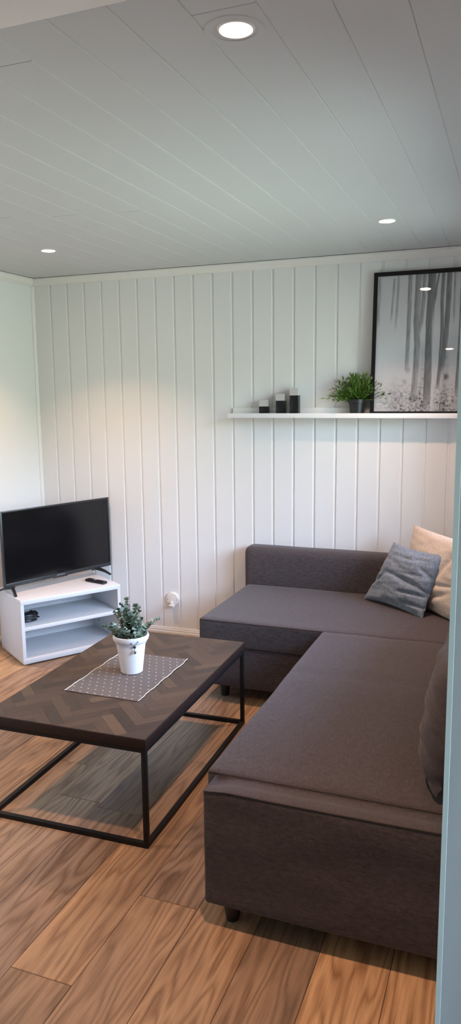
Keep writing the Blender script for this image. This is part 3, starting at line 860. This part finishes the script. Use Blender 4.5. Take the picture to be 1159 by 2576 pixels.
# the printed photograph: ink values on a fine grid
TRK = [  # (points (x, v)), half width, darkness, blur
 ([(.118, .77), (.113, .655), (.103, .50)], .006, .02, .006, .52), ([(.141, .78), (.138, .653), (.130, .46)], .006, .05, .006, .48),
 ([(.034, .78), (.034, .655), (.030, .5)], .007, .02, .004, .5),
 ([(.203, .80), (.203, .608), (.202, .4), (.199, .257)], .010, .30, .004, .24),
 ([(.250, .80), (.247, .647), (.245, .523), (.254, .398), (.250, .231), (.243, .083)], .0155, .33, .004, .06),
 ([(.283, .80), (.280, .646), (.272, .522), (.262, .46)], .009, .30, .004, .45),
 ([(.322, .80), (.321, .643), (.318, .52), (.319, .313), (.317, .145), (.316, .02)], .0205, .56, .003, .02),
 ([(.362, .80), (.350, .724), (.341, .618)], .005, .52, .002, .60),
 ([(.384, .80), (.380, .64), (.387, .476), (.383, .311), (.373, .145)], .0085, .50, .003, .12),
 ([(.416, .80), (.414, .638), (.411, .516), (.407, .422), (.392, .269), (.380, .166)], .0125, .52, .003, .22),
 ([(.446, .80), (.448, .50)], .004, .16, .004, .5), ([(.49, .80), (.488, .40), (.48, .1)], .012, .42, .004, .1), ([(.555, .80), (.55, .45), (.552, .15)], .016, .36, .004, .15)]
nx_, ny_ = 230, 300; bm = bmesh.new(); lc = bm.verts.layers.float_color.new('ink'); grid = []
def px_at(pts, v):
    for (xa, va), (xb, vb) in zip(pts[:-1], pts[1:]):
        if vb <= v <= va: return xa+(xb-xa)*(va-v)/(va-vb)
    return None
def ss(a, b_, x):
    t = max(0, min(1, (x-a)/(b_-a))); return t*t*(3-2*t)
def ink(x, v):
    g = .56+.05*sin(v*7)+.03*noise.noise(V((x*6, v*5, 0)))
    hill = .33+.35*max(0, x-.02)*1.0+.012*noise.noise(V((x*20, 1, 3)))          # slope of the forest floor
    hz = ss(hill+.05, hill-.10, v)
    g -= hz*.10
    # leaf litter, strongest at the bottom and right of the first bare patch
    lit = ss(.26, .03, v)*(.35+.65*ss(.08, .20, x))
    sp = noise.noise(V((x*150, v*190, 7)))*.6+noise.noise(V((x*60, v*80, 1)))*.6
    g -= lit*(.14+.60*max(0, sp))
    g += lit*.25*max(0, -sp)
    patch = ss(.11, 0, abs(x-.13)+abs(v-.10)*.6); g -= patch*.10*(1+sp)
    for (bx, bv, br_, s_) in ((.242, .100, .030, .30), (.205, .257, .022, .16), (.419, .215, .022, .28), (.19, .19, .02, .12), (.262, .47, .02, .05), (.40, .33, .03, .10)):
        dd = sqrt((x-bx)**2+((v-bv)*.8)**2); g -= s_*ss(br_, br_*.2, dd)
    d2 = ss(.03, 0, abs(x-.285))*ss(.50, .35, v); g -= d2*(.10+.25*max(0, sp))
    d2 = ss(.035, 0, abs(x-.41))*ss(.42, .30, v); g -= d2*(.12+.25*max(0, sp))
    for pts, hw_, dk, bl_, vend in TRK:
        xc = px_at(pts, v)
        if xc is None: continue
        wv = hw_*(1.0+.10*noise.noise(V((v*18, xc*40, 0))))
        e = ss(wv+bl_, wv-bl_*.3, abs(x-xc))
        fade = ss(vend-.02, vend+.07, v)
        tgt = .46*(1-dk*1.12)*(.82+.28*noise.noise(V((x*120, v*16, 4)))+.22*(x-xc)/hw_)
        low = 1-.30*ss(.18, .02, v)
        g = g*(1-e*fade*low)+tgt*e*fade*low
    e = ss(.012, .004, abs(x-.3425-.004*sin(v*9)))*ss(.62, .50, v)*1.0; g = g*(1-e*.75)+.50*e*.75
    return max(.03, min(.75, g))
for j in range(ny_+1):
    row = []
    for i in range(nx_+1):
        x = b-.002+(FW-2*b+.004)*i/nx_; v = b-.002+(FH-2*b+.004)*j/ny_
        q = bm.verts.new(RT @ V((x, v, -.0015))); k = ink(x, v); q[lc] = (k*.985, k*.99, k*1.03, 1); row.append(q)
    grid.append(row)
for j in range(ny_):
    for i in range(nx_): bm.faces.new((grid[j][i], grid[j][i+1], grid[j+1][i+1], grid[j+1][i]))
obj('forest_print', bm, M['print'], pf, smooth=None)['label'] = 'black and white photo of bare tree trunks in mist'

# ------------------------------------------------------------------ corner sofa
sf_ = thing('corner_sofa', 'large dark grey fabric corner sofa with chaise along the panelled wall', 'sofa', (2.3, -1.2, 0))
SB = -.012; XB = 3.045; XC = 1.462; CF = -.930; XS = 2.135; YN = -2.545
def wr(amp, fx, fy, seed, axis=None):
    def f_(co, n):
        k = noise.noise(V((co.x*fx, co.y*fy, co.z*fx+seed)))*amp + noise.noise(V((co.x*fx*3, co.y*fy*3, co.z*fx*2+seed)))*amp*.35
        return co+n*k
    return f_
obj('chaise_base', rbox(XC+.008, XB, CF+.006, SB, .072, .292, .014, (26, 14, 4), wr(.002, 4, 4, 1)), M['sofa'], sf_, smooth=60)
def puff_ch(co, n):
    up = max(0, n.z); cx, cy = (co.x-XC)/(XB-XC), (co.y-CF)/(-.16-CF)
    k = .006*up*max(0, sin(pi*min(1, max(0, cx))))*max(0, sin(pi*min(1, max(0, cy))))
    return co+n*(noise.noise(V((co.x*3, co.y*4, 2)))*.003)+V((0, 0, k))
obj('chaise_cushion', rbox(XC, XB-.14, CF, -.155, .288, .440, .020, (30, 18, 4), puff_ch), M['sofa'], sf_, smooth=60)
obj('seat_base', rbox(XS+.008, XB, -2.42, CF-.001, .072, .292, .014, (16, 26, 4), wr(.002, 4, 4, 5)), M['sofa'], sf_, smooth=60)
def puff_s(co, n):
    up = max(0, n.z); cx, cy = (co.x-XS)/(XB-.14-XS), (co.y+2.41)/(2.41+CF)
    k = .008*up*max(0, sin(pi*min(1, max(0, cx))))*max(0, sin(pi*min(1, max(0, cy))))
    kk = -.004*up*math.exp(-((cy-.60)/.02)**2)
    return co+n*(noise.noise(V((co.x*4, co.y*3, 8)))*.004)+V((0, 0, k+kk))
obj('seat_cushion', rbox(XS, XB-.14, -2.418, CF-.003, .288, .442, .018, (18, 34, 4), puff_s), M['sofa'], sf_, smooth=60)
def backr(co, n): return co+n*noise.noise(V((co.x*4, co.y*4, co.z*5)))*.004
obj('backrest', rbox(1.437, XB, -.150, SB, .072, .672, .040, (34, 4, 14), backr), M['sofa'], sf_, smooth=60)
obj('backrest', rbox(XB-.145, XB, YN+.13, -.152, .072, .672, .040, (4, 36, 14), backr), M['sofa'], sf_, smooth=60)
# near end block with wrinkled front
def endw(co, n):
    k = noise.noise(V((co.x*2.2, 3, co.z*9)))*.012+noise.noise(V((co.x*5, 9, co.z*22)))*.005
    k *= max(0, -n.y)
    top = max(0, n.z)
    back = ss(YN+.10, YN+.03, co.y)
    return co+V((0, -1, 0))*k*.6+V((0, 0, 1))*top*(-.018*(1-back)-.012*ss(2.26, 2.17, co.x))
obj('end_block', rbox(2.172, XB, YN, -2.425, .072, .450, .012, (34, 6, 20), endw), M['sofa'], sf_, smooth=60)
M['seam'] = fabric('seam_fabric', (.016, .012, .012), (.035, .028, .028))
def seam(pts, rad=.0022, par=None):
    bm = bmesh.new(); tube(bm, pts, rad, 6); obj('seam', bm, M['seam'], sf_)
def lin(a, b, n=24, wob=.001, sd=0):
    a, b = V(a), V(b); return [a+(b-a)*i/n+V((0, 0, wob*noise.noise(V((i*.6, sd, 0))))) for i in range(n+1)]
seam(lin((XC+.008, CF+.0, .4325), (XB-.16, CF+.0, .4345), 30, .001, 1), .0022)
seam(lin((XC+.006, CF-.001, .290), (XS+.02, CF-.001, .290), 20, .001, 2), .0020)
seam(lin((XS+.006, -2.4175, .4345), (XB-.16, -2.4175, .4345), 24, .001, 3), .0024)
seam([endw(V((2.176+(XB-2.186)*i/40, YN+.003, .4475)), V((0, -.75, .66)))+V((0, -.0012, .0012)) for i in range(41)], .0022)
for (x, y) in ((2.245, YN+.055), (1.585, CF+.065), (1.585, -.10), (XB-.08, YN+.055), (XB-.08, -.10), (XS+.09, -1.5), (XB-.08, -1.5)):
    bm = bmesh.new(); lathe(bm, [(0, 0), (.019, 0), (.021, .002), (.030, .071), (.030, .076), (0, .076)], (x, y, 0), 24); obj('leg', bm, M['leg_black'], sf_)

# ------------------------------------------------------------------ pillows and cushions
def pillow(bl, br_, tl, tr, thick, seed, wr_amp=.012, pinch=.05, n=56, power=2.6, crease=(), back=1.0):
    """bl/br/tl/tr corner points; thickness both ways"""
    bl, br_, tl, tr = map(V, (bl, br_, tl, tr)); nrm = (br_-bl).cross(tl-bl).normalized()
    bm = bmesh.new(); G = {}
    cen = (bl+br_+tl+tr)/4
    for side in (1, -1):
        for j in range(n+1):
            for i in range(n+1):
                u_, v_ = 2*i/n-1, 2*j/n-1
                edge_ = (i in (0, n) or j in (0, n))
                if edge_ and side < 0: G[(side, i, j)] = G[(1, i, j)]; continue
                a, b_ = (u_+1)/2, (v_+1)/2
                # sides pulled in between the corners
                a2 = .5+(a-.5)*(1-pinch*(1-v_*v_)); b2 = .5+(b_-.5)*(1-pinch*(1-u_*u_))
                p_ = bl*(1-a2)*(1-b2)+br_*a2*(1-b2)+tl*(1-a2)*b2+tr*a2*b2
                q = max(0, (1-abs(u_)**power)*(1-abs(v_)**power))
                h = thick*q**.55*(1 if side > 0 else back)
                w_ = noise.noise(V((u_*1.6+seed, v_*2.6, side*3)))*1.0 + noise.noise(V((u_*3.2, v_*7+seed, side*2)))*.6+noise.noise(V((u_*9, v_*14+seed, side)))*.25
                rim_ = 1-.35*q
                dsp = wr_amp*w_*min(1, q*4)*rim_
                for (cu_, cv_, ang_, ln_, wd_, dp_) in crease:
                    if side > 0:
                        du, dv = u_-cu_, v_-cv_; al = du*cos(ang_)+dv*sin(ang_); ac = -du*sin(ang_)+dv*cos(ang_)+.08*al*al
                        dsp -= dp_*math.exp(-(ac/wd_)**2)*math.exp(-(al/ln_)**2)
                co = p_+nrm*side*(h+dsp)
                G[(side, i, j)] = bm.verts.new(co)
        for j in range(n):
            for i in range(n):
                q4 = [G[(side, i, j)], G[(side, i+1, j)], G[(side, i+1, j+1)], G[(side, i, j+1)]]
                if side < 0: q4.reverse()
                bm.faces.new(q4)
    return bm
# cream pillow, upright in the corner
tag(obj('throw_pillow', pillow((2.435, -.225, .440), (2.790, -.640, .440), (2.475, -.150, .868), (2.850, -.565, .850), .065, 3, .007, .04,
    crease=((.45, .35, 1.1, .5, .06, .018), (.5, -.2, .2, .5, .05, .010), (.35, -.5, .5, .4, .06, .012))), M['cream'], smooth=75),
    'large cream pillow standing in the sofa corner behind the blue grey one', 'pillow')
# blue-grey pillow in front of it
tag(obj('throw_pillow', pillow((2.222, -.298, .447), (2.585, -.565, .434), (2.375, -.222, .772), (2.690, -.470, .772), .060, 17, .013, .09,
    crease=((.25, -.08, -.18, .75, .07, .030), (-.80, -.22, .9, .22, .09, .034), (.55, -.42, .15, .38, .05, .020), (.70, -.72, .1, .30, .05, .022), (.78, .30, -.5, .22, .05, .014), (-.1, .62, -.1, .3, .06, .010), (.35, .15, .1, .5, .05, .010))), M['blue'], smooth=75),
    'blue grey linen pillow with soft creases leaning in front of the cream pillow', 'pillow')
# loose back cushions along the right side
tag(obj('back_cushion', pillow((2.85, -.90, .450), (2.795, -1.53, .450), (2.935, -.92, .86), (2.925, -1.54, .86), .085, 5, .014, .02, power=4.0, back=.3), M['sofa'], smooth=75),
    'dark grey back cushion farther from the camera, behind the glass edge near the pillows', 'cushion', 'loose sofa back cushions')
tag(obj('back_cushion', pillow((2.885, -1.60, .452), (2.835, -2.385, .456), (2.935, -1.60, .88), (2.915, -2.42, .88), .105, 8, .018, .02, power=5.0, back=.3,
    crease=((.35, -.55, -.35, .35, .06, .022), (.7, -.78, -.1, .35, .05, .016))), M['sofa'], smooth=75),
    'dark grey back cushion nearest the camera, leaning beside the near sofa end', 'cushion', 'loose sofa back cushions')

# ------------------------------------------------------------------ outside world and camera
wd = bpy.data.worlds.new('World'); scn.world = wd; wd.use_nodes = True; nt = wd.node_tree; nt.nodes.clear()
out = N(nt, 'ShaderNodeOutputWorld'); bg = N(nt, 'ShaderNodeBackground', Strength=29.5)
tc = nt.nodes.new('ShaderNodeTexCoord'); sp = N(nt, 'ShaderNodeSeparateXYZ'); LK(nt, tc.outputs['Generated'], sp.inputs[0])
r = ramp(nt, mth(nt, 'MULTIPLY_ADD', sp.outputs[2], .5, .5), [(0.0, (.16, .20, .19)), (.49, (.21, .25, .22)), (.51, (.23, .27, .24)), (.57, (.27, .31, .27)), (.62, (.70, .86, 1.18)), (.69, (.62, .80, 1.15)), (.78, (.33, .48, .82)), (1.0, (.18, .33, .66))])
LK(nt, r.outputs[0], bg.inputs[0]); LK(nt, bg.outputs[0], out.inputs[0])
# sky portals in the right window and the added hall window
for (xx, ya, yb, za, zb) in ((XR+.10, WY0, WY1, WZ0, WZ1), (XH+.10, HY0, HY1, HZ0, HZ1)):
    la = bpy.data.lights.new('window_portal', 'AREA'); la.shape = 'RECTANGLE'; la.size = zb-za; la.size_y = yb-ya
    la.cycles.is_portal = True
    lo_ = bpy.data.objects.new('window_portal', la); COL.objects.link(lo_)
    lo_.location = (xx, (ya+yb)/2, (za+zb)/2); lo_.rotation_euler = (0, pi/2, 0)

cam = bpy.data.cameras.new('Camera'); co_ = bpy.data.objects.new('Camera', cam); COL.objects.link(co_)
cam.sensor_fit = 'VERTICAL'; cam.sensor_height = 36; cam.lens = 36*1874.4653617/2576; cam.clip_start = .02; cam.clip_end = 60
rx = V((0.93391569, 0.35734274, -0.01037521)); uy = V((-0.04649005, 0.15017513, 0.98756575)); fz = V((-0.35445755, 0.92182081, -0.1568638))
co_.matrix_world = Matrix(((rx.x, uy.x, -fz.x, 3.00489056), (rx.y, uy.y, -fz.y, -4.44870018), (rx.z, uy.z, -fz.z, 1.61875099), (0, 0, 0, 1)))
scn.camera = co_
vs_ = scn.view_settings; scn.display_settings.display_device = 'sRGB'
vs_.view_transform = 'Standard'; vs_.look = 'None'; vs_.gamma = 1; vs_.use_curve_mapping = False
vs_.exposure = 0.0
